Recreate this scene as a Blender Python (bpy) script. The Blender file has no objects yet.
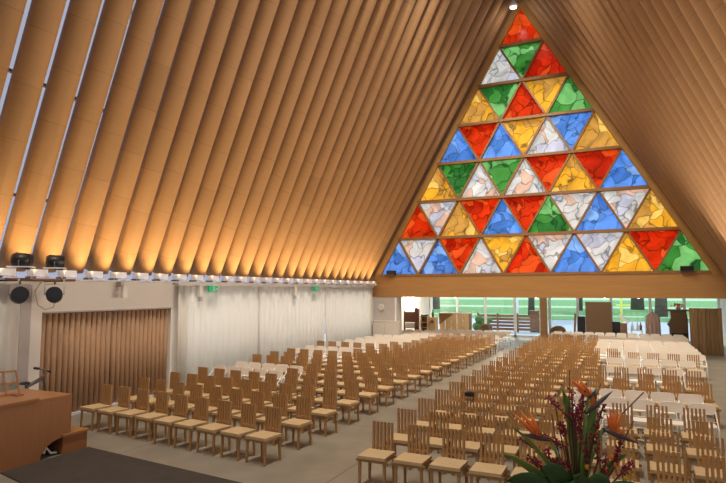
import bpy, bmesh, math, random
from mathutils import Vector, Matrix
random.seed(7)
R = math.radians
sc = bpy.context.scene
COL = sc.collection

# ------------------------------------------------------------------ camera, world, sun, exposure
cam = bpy.data.objects.new('camera', bpy.data.cameras.new('camera'))
COL.objects.link(cam)
cam.location = (4.56, 0, 2.97)
cam.rotation_euler = (R(90 + 4.95), 0, R(24.75))
cam.data.sensor_width = 36
cam.data.lens = 567.0 / 726 * 36
cam.data.clip_end = 900
sc.camera = cam

world = bpy.data.worlds.new('world'); sc.world = world
world.use_nodes = True
bg = world.node_tree.nodes['Background']
bg.inputs[0].default_value = (0.80, 0.90, 1.0, 1)
bg.inputs[1].default_value = 2.2

sun = bpy.data.objects.new('sun', bpy.data.lights.new('sun', 'SUN'))
COL.objects.link(sun)
sun.data.energy = 1.9
sun.data.angle = R(1.5)
sun.data.color = (1, 0.93, 0.82)
sun.rotation_euler = (R(-47), R(-14), 0)

vs = sc.view_settings
vs.view_transform = 'Standard'
vs.look = 'None'
vs.gamma = 1
vs.use_curve_mapping = False
vs.exposure = 0.0
cy = sc.cycles if hasattr(sc, 'cycles') else None
if cy:
    cy.max_bounces = 7
    cy.diffuse_bounces = 4
    cy.sample_clamp_indirect = 6

def lamp(kind, name, loc, target, energy, color, parent=None, **kw):
    d = bpy.data.lights.new(name, kind)
    d.energy = energy; d.color = color
    for k, v in kw.items(): setattr(d, k, v)
    o = bpy.data.objects.new(name, d); COL.objects.link(o)
    o.location = loc
    dirv = Vector(target) - Vector(loc)
    o.rotation_euler = dirv.to_track_quat('-Z', 'Y').to_euler()
    if parent is not None:
        o.parent = parent
        o.matrix_parent_inverse = Matrix.Translation(parent.location).inverted()
    return o

# building frame (metres): x across, y towards the stained glass, z up
XL, XR, XM = -7.54, 8.27, 0.365     # wall planes and ridge
YE = 27.6                           # plane of the stained glass gable
YG = 37.5                           # entrance glazing
EZ = 3.50                           # eave
def ridge_z(y): return 16.95 + 0.46 * (YE - y)

# ------------------------------------------------------------------ materials
MATS = {}
def nmat(name, col, rough=0.6, metal=0.0, noise=0.0, nscale=8.0, bump=0.0, spec=0.5, stretch=(1, 1, 1)):
    m = bpy.data.materials.new(name); m.use_nodes = True
    nt = m.node_tree; b = nt.nodes['Principled BSDF']
    b.inputs['Roughness'].default_value = rough
    b.inputs['Metallic'].default_value = metal
    b.inputs['Specular IOR Level'].default_value = spec
    b.inputs['Base Color'].default_value = (*col, 1)
    if noise > 0:
        tc = nt.nodes.new('ShaderNodeTexCoord'); mp = nt.nodes.new('ShaderNodeMapping')
        mp.inputs['Scale'].default_value = stretch
        nz = nt.nodes.new('ShaderNodeTexNoise'); nz.inputs['Scale'].default_value = nscale
        nz.inputs['Detail'].default_value = 4
        mx = nt.nodes.new('ShaderNodeMix'); mx.data_type = 'RGBA'
        mx.inputs[6].default_value = (*[c * (1 - noise) for c in col], 1)
        mx.inputs[7].default_value = (*[min(1, c * (1 + noise)) for c in col], 1)
        nt.links.new(tc.outputs['Object'], mp.inputs[0]); nt.links.new(mp.outputs[0], nz.inputs[0])
        nt.links.new(nz.outputs[0], mx.inputs[0]); nt.links.new(mx.outputs[2], b.inputs['Base Color'])
        if bump:
            bp = nt.nodes.new('ShaderNodeBump'); bp.inputs['Strength'].default_value = bump
            nt.links.new(nz.outputs[0], bp.inputs['Height']); nt.links.new(bp.outputs[0], b.inputs['Normal'])
    MATS[name] = m
    return m

def tube_material(name, col):
    """brown paper tube: sections of slightly different tint with thin seams, fine winding lines"""
    m = bpy.data.materials.new(name); m.use_nodes = True
    nt = m.node_tree; N = nt.nodes.new; L = nt.links.new
    b = nt.nodes['Principled BSDF']; b.inputs['Roughness'].default_value = 0.62
    b.inputs['Specular IOR Level'].default_value = 0.25
    tc = N('ShaderNodeTexCoord'); oi = N('ShaderNodeObjectInfo'); sx = N('ShaderNodeSeparateXYZ')
    L(tc.outputs['Object'], sx.inputs[0])
    def math_(op, a, bb):
        n = N('ShaderNodeMath'); n.operation = op
        for i, v in enumerate((a, bb)):
            if v is None: continue
            if isinstance(v, (int, float)): n.inputs[i].default_value = v
            else: L(v, n.inputs[i])
        return n.outputs[0]
    off = math_('MULTIPLY', oi.outputs['Random'], 9.0)
    z = math_('DIVIDE', math_('ADD', sx.outputs[2], off), 1.15)
    fl = math_('FLOOR', z, None)
    fr = math_('FRACT', z, None)
    wn = N('ShaderNodeTexWhiteNoise'); wn.noise_dimensions = '2D'
    cb = N('ShaderNodeCombineXYZ'); L(fl, cb.inputs[0]); L(math_('MULTIPLY', oi.outputs['Random'], 57.0), cb.inputs[1])
    L(cb.outputs[0], wn.inputs['Vector'])
    ramp = N('ShaderNodeValToRGB')
    e = ramp.color_ramp.elements
    e[0].position = 0.0; e[0].color = (*[c * 0.84 for c in col], 1)
    e[1].position = 1.0; e[1].color = (*[c * 1.07 for c in col], 1)
    e2 = e.new(0.1); e2.color = (*[c * 0.965 for c in col], 1)
    e3 = e.new(0.9); e3.color = (*[c * 1.0 for c in col], 1)
    L(wn.outputs['Value'], ramp.inputs[0])
    seam = math_('LESS_THAN', fr, 0.018)
    mx = N('ShaderNodeMix'); mx.data_type = 'RGBA'
    L(math_('MULTIPLY', seam, 0.35), mx.inputs[0]); L(ramp.outputs[0], mx.inputs[6])
    mx.inputs[7].default_value = (*[c * 0.45 for c in col], 1)
    mp = N('ShaderNodeMapping'); mp.inputs['Scale'].default_value = (1.0, 1.0, 14.0)
    nz = N('ShaderNodeTexNoise'); nz.inputs['Scale'].default_value = 3.0; nz.inputs['Detail'].default_value = 3
    L(tc.outputs['Object'], mp.inputs[0]); L(mp.outputs[0], nz.inputs[0])
    mx2 = N('ShaderNodeMix'); mx2.data_type = 'RGBA'; mx2.blend_type = 'MULTIPLY'
    mx2.inputs[0].default_value = 1.0
    r2 = N('ShaderNodeValToRGB'); r2.color_ramp.elements[0].color = (.88, .86, .84, 1); r2.color_ramp.elements[1].color = (1.08, 1.08, 1.08, 1)
    L(nz.outputs[0], r2.inputs[0]); L(mx.outputs[2], mx2.inputs[6]); L(r2.outputs[0], mx2.inputs[7])
    L(mx2.outputs[2], b.inputs['Base Color'])
    MATS[name] = m
    return m

def stained_material(name, c1, c2, c3, scale, lead=0.036):
    """painted translucent panel: irregular pieces, thin dark drawing lines"""
    m = bpy.data.materials.new(name); m.use_nodes = True
    nt = m.node_tree; N = nt.nodes.new; L = nt.links.new
    nt.nodes.remove(nt.nodes['Principled BSDF'])
    out = nt.nodes['Material Output']
    tc = N('ShaderNodeTexCoord'); oi = N('ShaderNodeObjectInfo')
    add = N('ShaderNodeVectorMath'); add.operation = 'ADD'
    sc_ = N('ShaderNodeVectorMath'); sc_.operation = 'SCALE'; sc_.inputs['Scale'].default_value = 40
    cb = N('ShaderNodeCombineXYZ'); L(oi.outputs['Random'], cb.inputs[0]); L(oi.outputs['Random'], cb.inputs[2])
    L(cb.outputs[0], sc_.inputs[0])
    wz = N('ShaderNodeTexNoise'); wz.inputs['Scale'].default_value = 0.9; wz.inputs['Detail'].default_value = 2
    L(tc.outputs['Object'], wz.inputs[0])
    wadd = N('ShaderNodeVectorMath'); wadd.operation = 'MULTIPLY_ADD'
    wadd.inputs[1].default_value = (1.3, 1.3, 1.3)
    L(wz.outputs['Color'], wadd.inputs[0]); L(tc.outputs['Object'], wadd.inputs[2])
    L(wadd.outputs[0], add.inputs[0]); L(sc_.outputs[0], add.inputs[1])
    v1 = N('ShaderNodeTexVoronoi'); v1.inputs['Scale'].default_value = scale
    v2 = N('ShaderNodeTexVoronoi'); v2.feature = 'DISTANCE_TO_EDGE'; v2.inputs['Scale'].default_value = scale
    L(add.outputs[0], v1.inputs['Vector']); L(add.outputs[0], v2.inputs['Vector'])
    sep = N('ShaderNodeSeparateColor'); L(v1.outputs['Color'], sep.inputs[0])
    ramp = N('ShaderNodeValToRGB'); ramp.color_ramp.interpolation = 'CONSTANT'
    e = ramp.color_ramp.elements
    e[0].position = 0; e[0].color = (*c1, 1); e[1].position = .5; e[1].color = (*c2, 1)
    e2 = e.new(.8); e2.color = (*c3, 1)
    L(sep.outputs[0], ramp.inputs[0])
    nz = N('ShaderNodeTexNoise'); nz.inputs['Scale'].default_value = 2.2; nz.inputs['Detail'].default_value = 5
    L(add.outputs[0], nz.inputs[0])
    r2 = N('ShaderNodeValToRGB'); r2.color_ramp.elements[0].position = .3; r2.color_ramp.elements[0].color = (.72, .72, .72, 1)
    r2.color_ramp.elements[1].position = .7; r2.color_ramp.elements[1].color = (1, 1, 1, 1)
    L(nz.outputs[0], r2.inputs[0])
    mul = N('ShaderNodeMix'); mul.data_type = 'RGBA'; mul.blend_type = 'MULTIPLY'; mul.inputs[0].default_value = 1
    L(ramp.outputs[0], mul.inputs[6]); L(r2.outputs[0], mul.inputs[7])
    lr = N('ShaderNodeMapRange'); lr.inputs[1].default_value = lead * .4; lr.inputs[2].default_value = lead
    lr.inputs[3].default_value = .62; lr.inputs[4].default_value = 0
    L(v2.outputs['Distance'], lr.inputs[0])
    mx = N('ShaderNodeMix'); mx.data_type = 'RGBA'
    L(lr.outputs[0], mx.inputs[0]); L(mul.outputs[2], mx.inputs[6])
    mx.inputs[7].default_value = (*[c * .16 for c in c1], 1)
    tr = N('ShaderNodeBsdfTranslucent'); df = N('ShaderNodeBsdfPrincipled')
    df.inputs['Roughness'].default_value = .15
    L(mx.outputs[2], tr.inputs[0]); L(mx.outputs[2], df.inputs['Base Color'])
    ms = N('ShaderNodeMixShader'); ms.inputs[0].default_value = .22
    L(tr.outputs[0], ms.inputs[1]); L(df.outputs[0], ms.inputs[2]); L(ms.outputs[0], out.inputs[0])
    MATS[name] = m
    return m

def translucent_material(name, col, fac=.7):
    m = bpy.data.materials.new(name); m.use_nodes = True
    nt = m.node_tree; out = nt.nodes['Material Output']
    nt.nodes.remove(nt.nodes['Principled BSDF'])
    tr = nt.nodes.new('ShaderNodeBsdfTranslucent'); df = nt.nodes.new('ShaderNodeBsdfDiffuse')
    tr.inputs[0].default_value = (*col, 1); df.inputs[0].default_value = (*col, 1)
    ms = nt.nodes.new('ShaderNodeMixShader'); ms.inputs[0].default_value = 1 - fac
    nt.links.new(tr.outputs[0], ms.inputs[1]); nt.links.new(df.outputs[0], ms.inputs[2]); nt.links.new(ms.outputs[0], out.inputs[0])
    MATS[name] = m
    return m

def glass_material(name):
    m = bpy.data.materials.new(name); m.use_nodes = True
    nt = m.node_tree; out = nt.nodes['Material Output']
    nt.nodes.remove(nt.nodes['Principled BSDF'])
    tr = nt.nodes.new('ShaderNodeBsdfTransparent'); gl = nt.nodes.new('ShaderNodeBsdfGlossy')
    gl.inputs['Roughness'].default_value = .02
    tr.inputs[0].default_value = (.93, .97, .95, 1)
    ms = nt.nodes.new('ShaderNodeMixShader'); ms.inputs[0].default_value = .05
    nt.links.new(tr.outputs[0], ms.inputs[1]); nt.links.new(gl.outputs[0], ms.inputs[2]); nt.links.new(ms.outputs[0], out.inputs[0])
    MATS[name] = m
    return m

def emit_material(name, col, s):
    m = bpy.data.materials.new(name); m.use_nodes = True
    b = m.node_tree.nodes['Principled BSDF']
    b.inputs['Base Color'].default_value = (*col, 1)
    b.inputs['Emission Color'].default_value = (*col, 1); b.inputs['Emission Strength'].default_value = s
    MATS[name] = m
    return m

def floor_material():
    m = bpy.data.materials.new('concrete floor'); m.use_nodes = True
    nt = m.node_tree; N = nt.nodes.new; L = nt.links.new
    b = nt.nodes['Principled BSDF']
    tc = N('ShaderNodeTexCoord')
    br = N('ShaderNodeTexBrick'); br.offset = 0
    br.inputs['Scale'].default_value = 1.0
    br.inputs['Brick Width'].default_value = 4.2; br.inputs['Row Height'].default_value = 4.2
    br.inputs['Mortar Size'].default_value = .012
    br.inputs['Color1'].default_value = (.268, .24, .188, 1); br.inputs['Color2'].default_value = (.282, .252, .198, 1)
    br.inputs['Mortar'].default_value = (.12, .10, .085, 1)
    mp = N('ShaderNodeMapping'); mp.inputs['Location'].default_value = (-0.25, 1.0, 0)
    L(tc.outputs['Object'], mp.inputs[0]); L(mp.outputs[0], br.inputs[0])
    nz = N('ShaderNodeTexNoise'); nz.inputs['Scale'].default_value = 1.3; nz.inputs['Detail'].default_value = 8
    L(tc.outputs['Object'], nz.inputs[0])
    r2 = N('ShaderNodeValToRGB'); r2.color_ramp.elements[0].position = .3; r2.color_ramp.elements[0].color = (.80, .80, .79, 1)
    r2.color_ramp.elements[1].position = .7; r2.color_ramp.elements[1].color = (1.1, 1.1, 1.1, 1)
    L(nz.outputs[0], r2.inputs[0])
    mx = N('ShaderNodeMix'); mx.data_type = 'RGBA'; mx.blend_type = 'MULTIPLY'; mx.inputs[0].default_value = 1
    L(br.outputs[0], mx.inputs[6]); L(r2.outputs[0], mx.inputs[7]); L(mx.outputs[2], b.inputs['Base Color'])
    b.inputs['Roughness'].default_value = .38
    MATS['floor'] = m
    return m

floor_material()
tube_material('tube', (0.41, 0.236, 0.112))
nmat('wood', (.40, .215, .078), .5, noise=.18, nscale=6, stretch=(6, 6, .8))
nmat('seat', (.56, .395, .205), .65, noise=.08, nscale=20)
nmat('glulam', (.40, .205, .065), .45, noise=.2, nscale=2.2, stretch=(.35, 1, 5))
nmat('mullion', (.26, .13, .045), .5, noise=.15, nscale=3)
nmat('mullion side', (.42, .22, .06), .5, noise=.15, nscale=3)
nmat('organ wood', (.30, .125, .045), .42, noise=.16, nscale=4, stretch=(5, 5, .6))
nmat('organ top', (.35, .155, .055), .35, noise=.12, nscale=4, stretch=(1, 5, 1))
nmat('dark wood', (.15, .08, .04), .45, noise=.3, nscale=5)
nmat('red wood', (.22, .09, .05), .5, noise=.2, nscale=5)
nmat('board brown', (.17, .095, .045), .8, noise=.1, nscale=20)
nmat('fold brown', (.45, .27, .15), .6, noise=.05, nscale=3)
nmat('fold oak', (.30, .18, .08), .55, noise=.12, nscale=3, stretch=(6, 6, .5))
nmat('pale wood', (.80, .56, .30), .5, noise=.12, nscale=4, stretch=(6, 6, .6))
nmat('white paint', (.84, .80, .74), .7, noise=.02, nscale=2)
nmat('grey paint', (.50, .46, .43), .7)
nmat('cream box', (.66, .60, .52), .7)
nmat('plastic white', (.90, .82, .72), .38)
nmat('white frame', (.84, .82, .78), .4)
nmat('white metal', (.80, .80, .84), .4)
nmat('light tray', (.62, .58, .60), .5)
nmat('black', (.012, .012, .013), .4)
nmat('grey metal', (.13, .13, .13), .35, metal=.6)
nmat('rubber', (.02, .02, .02), .7)
nmat('carpet', (.050, .038, .030), .95, noise=.35, nscale=3.5)
translucent_material('curtain', (.91, .88, .82), .44)
nmat('grass', (.07, .24, .07), .9, noise=.2, nscale=.4)
nmat('sunlit grass', (.30, .44, .28), .85, noise=.08, nscale=.5)
nmat('pavement', (.32, .37, .46), .8, noise=.06, nscale=1)
nmat('bark', (.09, .075, .07), .9, noise=.3, nscale=4)
nmat('leafy', (.07, .16, .04), .9, noise=.4, nscale=2)
nmat('yellow post', (.75, .80, .12), .5)
nmat('robe', (.42, .28, .23), .9, noise=.15, nscale=5, stretch=(6, 6, .5))
nmat('paper', (.85, .84, .80), .7)
nmat('sign green', (.02, .30, .12), .5)
nmat('petal orange', (.85, .19, .02), .5)
nmat('petal purple', (.10, .07, .07), .5)
nmat('berry', (.30, .015, .03), .55)
nmat('leaf', (.13, .24, .03), .45)
nmat('leaf dark', (.035, .09, .015), .45)
nmat('leaf pale', (.22, .28, .04), .45)
nmat('petal yellow', (.72, .42, .02), .5)
nmat('stem', (.10, .045, .02), .6)
nmat('ceramic', (.55, .50, .42), .35)
nmat('rose red', (.75, .07, .03), .5)
translucent_material('skin', (.27, .26, .31), .72)
glass_material('glass')
emit_material('lamp lens', (1, .93, .82), 14)
emit_material('exit lit', (.02, .40, .18), .22)
emit_material('lamp white', (1, .97, .9), 3)
stained_material('glass R', (.82, .13, .03), (.68, .09, .03), (.92, .26, .08), 1.9)
stained_material('glass Y', (.96, .63, .14), (.80, .54, .22), (1.0, .76, .34), 1.9)
stained_material('glass G', (.20, .50, .18), (.42, .72, .38), (.12, .38, .14), 1.4)
stained_material('glass B', (.30, .52, .90), (.46, .64, .92), (.20, .40, .74), 1.9)
stained_material('glass W', (.82, .79, .77), (.88, .68, .58), (.74, .73, .80), 1.9)

# ------------------------------------------------------------------ mesh helpers
class MB:
    def __init__(self): self.bm = bmesh.new()
    def box(self, lo, hi, rot=None, piv=None):
        vsx = [self.bm.verts.new((x, y, z)) for z in (lo[2], hi[2]) for y in (lo[1], hi[1]) for x in (lo[0], hi[0])]
        for f in ((0, 2, 3, 1), (4, 5, 7, 6), (0, 1, 5, 4), (2, 6, 7, 3), (0, 4, 6, 2), (1, 3, 7, 5)):
            self.bm.faces.new([vsx[i] for i in f])
        if rot is not None:
            p = Vector(piv)
            for v in vsx: v.co = rot @ (v.co - p) + p
        return self
    def bar(self, a, b, w, h, up=(0, 0, 1), w2=None, h2=None):
        """rectangular bar from a to b"""
        a, b = Vector(a), Vector(b); d = (b - a).normalized(); u = Vector(up)
        s = d.cross(u)
        if s.length < 1e-4: s = d.cross(Vector((1, 0, 0)))
        s.normalize(); t = s.cross(d).normalized()
        w2 = w if w2 is None else w2; h2 = h if h2 is None else h2
        q = []
        for p, ww, hh in ((a, w, h), (b, w2, h2)):
            for i, j in ((-1, -1), (1, -1), (1, 1), (-1, 1)):
                q.append(self.bm.verts.new(p + s * (i * ww / 2) + t * (j * hh / 2)))
        for f in ((3, 2, 1, 0), (4, 5, 6, 7), (0, 1, 5, 4), (1, 2, 6, 5), (2, 3, 7, 6), (3, 0, 4, 7)):
            self.bm.faces.new([q[i] for i in f])
        return self
    def tube(self, pts, r, n=8, smooth=True, cap=True, radii=None):
        pts = [Vector(p) for p in pts]; rings = []
        prev = None
        for i, p in enumerate(pts):
            d = (pts[min(i + 1, len(pts) - 1)] - pts[max(i - 1, 0)]).normalized()
            if prev is None:
                u = d.orthogonal().normalized()
            else:
                u = (prev - d * prev.dot(d)).normalized()
            prev = u; v = d.cross(u)
            rr = radii[i] if radii else r
            rings.append([self.bm.verts.new(p + (u * math.cos(2 * math.pi * k / n) + v * math.sin(2 * math.pi * k / n)) * rr) for k in range(n)])
        for a, b in zip(rings, rings[1:]):
            for k in range(n):
                f = self.bm.faces.new((a[k], a[(k + 1) % n], b[(k + 1) % n], b[k])); f.smooth = smooth
        if cap:
            self.bm.faces.new(rings[0][::-1]); self.bm.faces.new(rings[-1])
        return self
    def prism(self, poly, axis, a, b):
        """polygon (list of 2D) extruded along an axis from a to b"""
        def P(u, v, w):
            return {'x': (w, u, v), 'y': (u, w, v), 'z': (u, v, w)}[axis]
        A = [self.bm.verts.new(P(u, v, a)) for u, v in poly]; B = [self.bm.verts.new(P(u, v, b)) for u, v in poly]
        n = len(poly)
        self.bm.faces.new(A[::-1]); self.bm.faces.new(B)
        for i in range(n): self.bm.faces.new((A[i], A[(i + 1) % n], B[(i + 1) % n], B[i]))
        return self
    def lathe(self, prof, n=20, c=(0, 0, 0)):
        rings = [[self.bm.verts.new((c[0] + r * math.cos(2 * math.pi * k / n), c[1] + r * math.sin(2 * math.pi * k / n), c[2] + z)) for k in range(n)] for r, z in prof]
        for a, b in zip(rings, rings[1:]):
            for k in range(n):
                f = self.bm.faces.new((a[k], a[(k + 1) % n], b[(k + 1) % n], b[k])); f.smooth = True
        self.bm.faces.new(rings[0][::-1]); self.bm.faces.new(rings[-1])
        return self
    def sphere(self, c, r, sub=2, sc_=(1, 1, 1)):
        g = bmesh.ops.create_icosphere(self.bm, subdivisions=sub, radius=r)
        for v in g['verts']:
            v.co = Vector((v.co.x * sc_[0], v.co.y * sc_[1], v.co.z * sc_[2])) + Vector(c)
            for f in v.link_faces: f.smooth = True
        return self
    def build(self, name, mat, parent=None, loc=(0, 0, 0), bevel=0.0):
        bmesh.ops.recalc_face_normals(self.bm, faces=self.bm.faces)
        me = bpy.data.meshes.new(name); self.bm.to_mesh(me); self.bm.free()
        me.materials.append(MATS[mat] if isinstance(mat, str) else mat)
        o = bpy.data.objects.new(name, me); COL.objects.link(o)
        o.location = loc
        if parent is not None: o.parent = parent
        if bevel:
            md = o.modifiers.new('bevel', 'BEVEL'); md.width = bevel; md.segments = 2; md.limit_method = 'ANGLE'
        return o

def rrect(w, h, r, n=5):
    """rounded rectangle outline centred on 0"""
    out = []
    for cx, cy_, a0 in ((w / 2 - r, h / 2 - r, 0), (-w / 2 + r, h / 2 - r, 90), (-w / 2 + r, -h / 2 + r, 180), (w / 2 - r, -h / 2 + r, 270)):
        for k in range(n + 1):
            a = R(a0 + 90 * k / n); out.append((cx + r * math.cos(a), cy_ + r * math.sin(a)))
    return out

def thing(name, label, cat, loc=(0, 0, 0), rz=0, group=None):
    o = bpy.data.objects.new(name, None); COL.objects.link(o)
    o.empty_display_size = .1
    o.location = loc; o.rotation_euler = (0, 0, rz)
    return tag(o, label, cat, group)
def tag(o, label, cat, group=None):
    o['label'] = label; o['category'] = cat
    if group: o['group'] = group
    return o
def struct(o): o['kind'] = 'structure'; return o
def dup(root, loc, rz, label, group=None):
    r = root.copy(); COL.objects.link(r); r.location = loc; r.rotation_euler = (0, 0, rz)
    r['label'] = label
    if group: r['group'] = group
    for ch in list(root.children):
        c = ch.copy(); COL.objects.link(c); c.parent = r
        for g in ch.children:
            d = g.copy(); COL.objects.link(d); d.parent = c
    return r
ORD = ['first', 'second', 'third', 'fourth', 'fifth', 'sixth', 'seventh', 'eighth', 'ninth', 'tenth', 'eleventh', 'twelfth', 'thirteenth',
       'fourteenth', 'fifteenth', 'sixteenth', 'seventeenth', 'eighteenth', 'nineteenth', 'twentieth', 'twenty-first', 'twenty-second',
       'twenty-third', 'twenty-fourth', 'twenty-fifth', 'twenty-sixth', 'twenty-seventh', 'twenty-eighth', 'twenty-ninth', 'thirtieth',
       'thirty-first', 'thirty-second', 'thirty-third', 'thirty-fourth', 'thirty-fifth', 'thirty-sixth']

# ------------------------------------------------------------------ structure
YB = -7.0
struct(MB().box((XL - 4, YB - 1, -.2), (XR + 4, YG + .3, 0)).build('floor', 'floor'))
# container wall beside the curtains, with the opening of the folding door
DY0, DY1, DZ = 8.77, 12.83, 2.485
m = MB()
m.box((XL - .25, YB, 0), (XL, DY0, 3.2)).box((XL - .25, DY1, 0), (XL, DY1 + .55, 3.2)).box((XL - .25, 26.9, 0), (XL, YE, 3.2)).box((XL - .25, DY1 + .55, 3.05), (XL, 26.9, 3.2)).box((XL - .25, DY1 + .55, 0), (XL, 26.9, .08)).box((XL - .25, 16.93, 0), (XL - .15, 17.03, 3.1)).box((XL - .25, 21.93, 0), (XL - .15, 22.03, 3.1)).box((XL - .25, DY0, DZ), (XL, DY1, 3.2))
m.box((XL - .9, DY0 - .1, 0), (XL - .8, DY1 + .1, 2.6))
struct(m.build('wall_left', 'white paint'))
struct(MB().box((XR, YB, 0), (XR + .25, 26.6, 3.2)).box((XR + .25, YB, 3.1), (XR + 2.4, YE, 3.2)).build('wall_right', 'white paint'))
struct(MB().box((XL - 2.5, YB - .2, 0), (XR + 2.5, YB, 34)).build('wall_rear', 'white paint'))
# the dark reveal line above the folding door
struct(MB().box((XL - .02, DY0, DZ - .03), (XL + .02, DY1, DZ + .0)).build('trim_1', 'grey paint'))

# translucent roof skin behind the tubes: both slopes with the ridge
m = MB()
for s in (-1, 1):
    prev = None
    for k in range(8):
        y = YB + (YE + .2 - YB) * k / 7
        xe = (XL - .95) if s < 0 else (XR + .95)
        top = ridge_z(y) + 1.6
        a = m.bm.verts.new((xe, y, 3.15)); b = m.bm.verts.new((XM, y, top))
        if prev: m.bm.faces.new((prev[0], a, b, prev[1]))
        prev = (a, b)
struct(m.build('ceiling', 'skin'))

# ledge that carries the lamps along both eaves
for i, (x0, x1) in enumerate(((XL - .1, XL + .28), (XR - .28, XR + .1))):
    struct(MB().box((x0, YB, 3.2), (x1, YE - (.35 if i == 0 else 4.0), 3.235)).build('trim_%d' % (2 + i), 'light tray'))

# ---- paper tubes of the roof, one object each
PITCH = .747
TR = .292
ys = []
y = 9.31 + PITCH / 2
while y - PITCH > 2.5: y -= PITCH
while y < YE - .3:
    ys.append(y); y += PITCH
NT = len(ys)
def slope(side, y):
    """inner surface line of the tube: eave point, ridge point, direction and outward normal"""
    xe = XL + .02 if side < 0 else XR - .02
    a = Vector((xe, y, EZ)); b = Vector((XM, y, ridge_z(y)))
    d = (b - a).normalized()
    n = Vector((-d.z, 0, d.x)) if side < 0 else Vector((d.z, 0, -d.x))
    return a, b, d, n
for side in (-1, 1):
    for i, y in enumerate(ys):
        a, b, d, n = slope(side, y)
        L = (b - a).length + .15
        rank = NT - i
        me = MB()
        me.tube([(0, 0, -.12), (0, 0, L)], TR, n=28)
        o = me.build('roof_tube', 'tube')
        o.location = a + n * TR
        o.rotation_euler = d.to_track_quat('Z', 'Y').to_euler()
        where = 'curtain-side' if side < 0 else 'bare'
        tag(o, 'brown paper roof tube on the %s slope, %s from the stained glass' % (where, ORD[rank - 1]), 'roof tube',
            'paper tubes of the %s roof slope' % where)
# purlins seen through the gaps
tn = 4
for side in (-1, 1):
    for q in range(9):
        t = .06 + q * .105
        m = MB(); prev = []
        for y in (YB + .3, YE):
            a, b, d, n = slope(side, y)
            prev.append(a.lerp(b, t) + n * (TR * 2 + .05))
        m.bar(prev[0], prev[1], .09, .06)
        struct(m.build('trim_%d' % tn, 'mullion')); tn += 1

# ------------------------------------------------------------------ gable: beam, stained glass
HW, HR, ZB = 7.565, 1.8796, 3.754
struct(MB().box((XL - 1.2, YE - .12, 2.64), (XR + 1.2, YE + .22, ZB - .02)).build('beam', 'glulam'))
win = bpy.data.objects.new('window_1', None); COL.objects.link(win); win.location = (XM, YE, ZB)
struct(win)
def node(row, k):
    """lattice node: row 0 = apex, row 7 = base; k = 0..row"""
    return Vector((-HW * row / 7 + 2 * HW / 7 * k, 0, HR * (7 - row)))
rows = ['R', 'WGR', 'YGRYG', 'BRBYWBY', 'YGWGWRYRB', 'RWYRBRGWBWY', 'BWBRWYRWBWYRG']
names = dict(R='red', W='white', G='green', Y='yellow', B='blue')
for r_, s in enumerate(rows, 1):
    for i, ch in enumerate(s):
        k = i // 2
        if i % 2 == 0: tri = (node(r_ - 1, k), node(r_, k), node(r_, k + 1))
        else: tri = (node(r_ - 1, k), node(r_, k + 1), node(r_ - 1, k + 1))
        c = (tri[0] + tri[1] + tri[2]) / 3
        m = MB()
        pts = [(p - c) * .985 for p in tri]
        m.prism([(p.x, p.z) for p in pts], 'y', .10, .12)
        o = m.build('glass_panel', 'glass ' + ch, win, loc=c)
        o['label'] = '%s painted glass triangle' % names[ch]
m = MB()
for r_ in range(1, 7):
    a, b = node(r_, 0), node(r_, r_)
    m.bar(a, b, .28, .13)
m.bar(node(7, 0), node(7, 7), .28, .12)
m.build('horizontal_mullion', 'mullion', win)
m = MB()
for k in range(0, 7):
    # diagonals rising towards one side and the other
    if k > 0:
        a, b = node(7, k), node(7 - (7 - k) , k)          # up the \ direction: stays k, row shrinks to k
        m.bar(a, b, .2, .09)
        a, b = node(7, k), node(7 - k, 0)                 # up the / direction mirrored
        m.bar(a, b, .2, .09)
m.build('diagonal_mullion', 'mullion', win)
m = MB()
m.bar(node(7, 0) + Vector((-.12, -.05, -.1)), node(0, 0) + Vector((-.05, -.05, .1)), .30, .16, up=(0, 1, 0))
m.bar(node(7, 7) + Vector((.12, -.05, -.1)), node(0, 0) + Vector((.05, -.05, .1)), .30, .20, up=(0, 1, 0))
m.build('window_frame', 'mullion side', win)
# gable edge closing strip between frame and roof skin
for i, s in enumerate((-1, 1)):
    m = MB()
    xe = XL - .95 if s < 0 else XR + .95
    A = (XM + s * (HW + .15), ZB - .1); B = (XM, ZB + HR * 7 + .2)
    C_ = (XM, ridge_z(YE) + 1.6); D_ = (xe, 3.15)
    m.prism([A, B, C_, D_], 'y', YE + .02, YE + .12)
    struct(m.build('trim_%d' % (30 + i), 'mullion'))

# ------------------------------------------------------------------ foyer below and beyond the beam
struct(MB().box((XL - .3, YE - .1, 0), (-6.16, YE + .5, 2.64)).build('wall_back', 'grey paint'))
struct(MB().box((-7.9, YE + .5, 0), (-7.7, YG, 2.75)).build('wall_foyer', 'white paint'))
struct(MB().box((9.35, 26.6, 0), (9.55, YG, 2.9)).box((XR, 26.4, 0), (9.55, 26.6, 3.2)).build('wall_side', 'white paint'))
struct(MB().box((-7.9, YE + .22, 2.72), (9.55, YG + .5, 2.85)).build('ceiling_foyer', 'white paint'))
# porthole disc and door strip on the container end
o = MB().lathe([(.185, 0), (.185, .03), (.14, .045)], 24).build('wall_lamp', 'cream box')
o.rotation_euler = (R(90), 0, 0); o.location = (-7.07, YE - .1, 2.09); tag(o, 'round beige disc lamp on the grey wall under the beam', 'wall lamp')
struct(MB().box((-6.30, YE - .13, 0), (-6.22, YE - .1, 2.6)).build('trim_40', 'white frame'))
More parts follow.
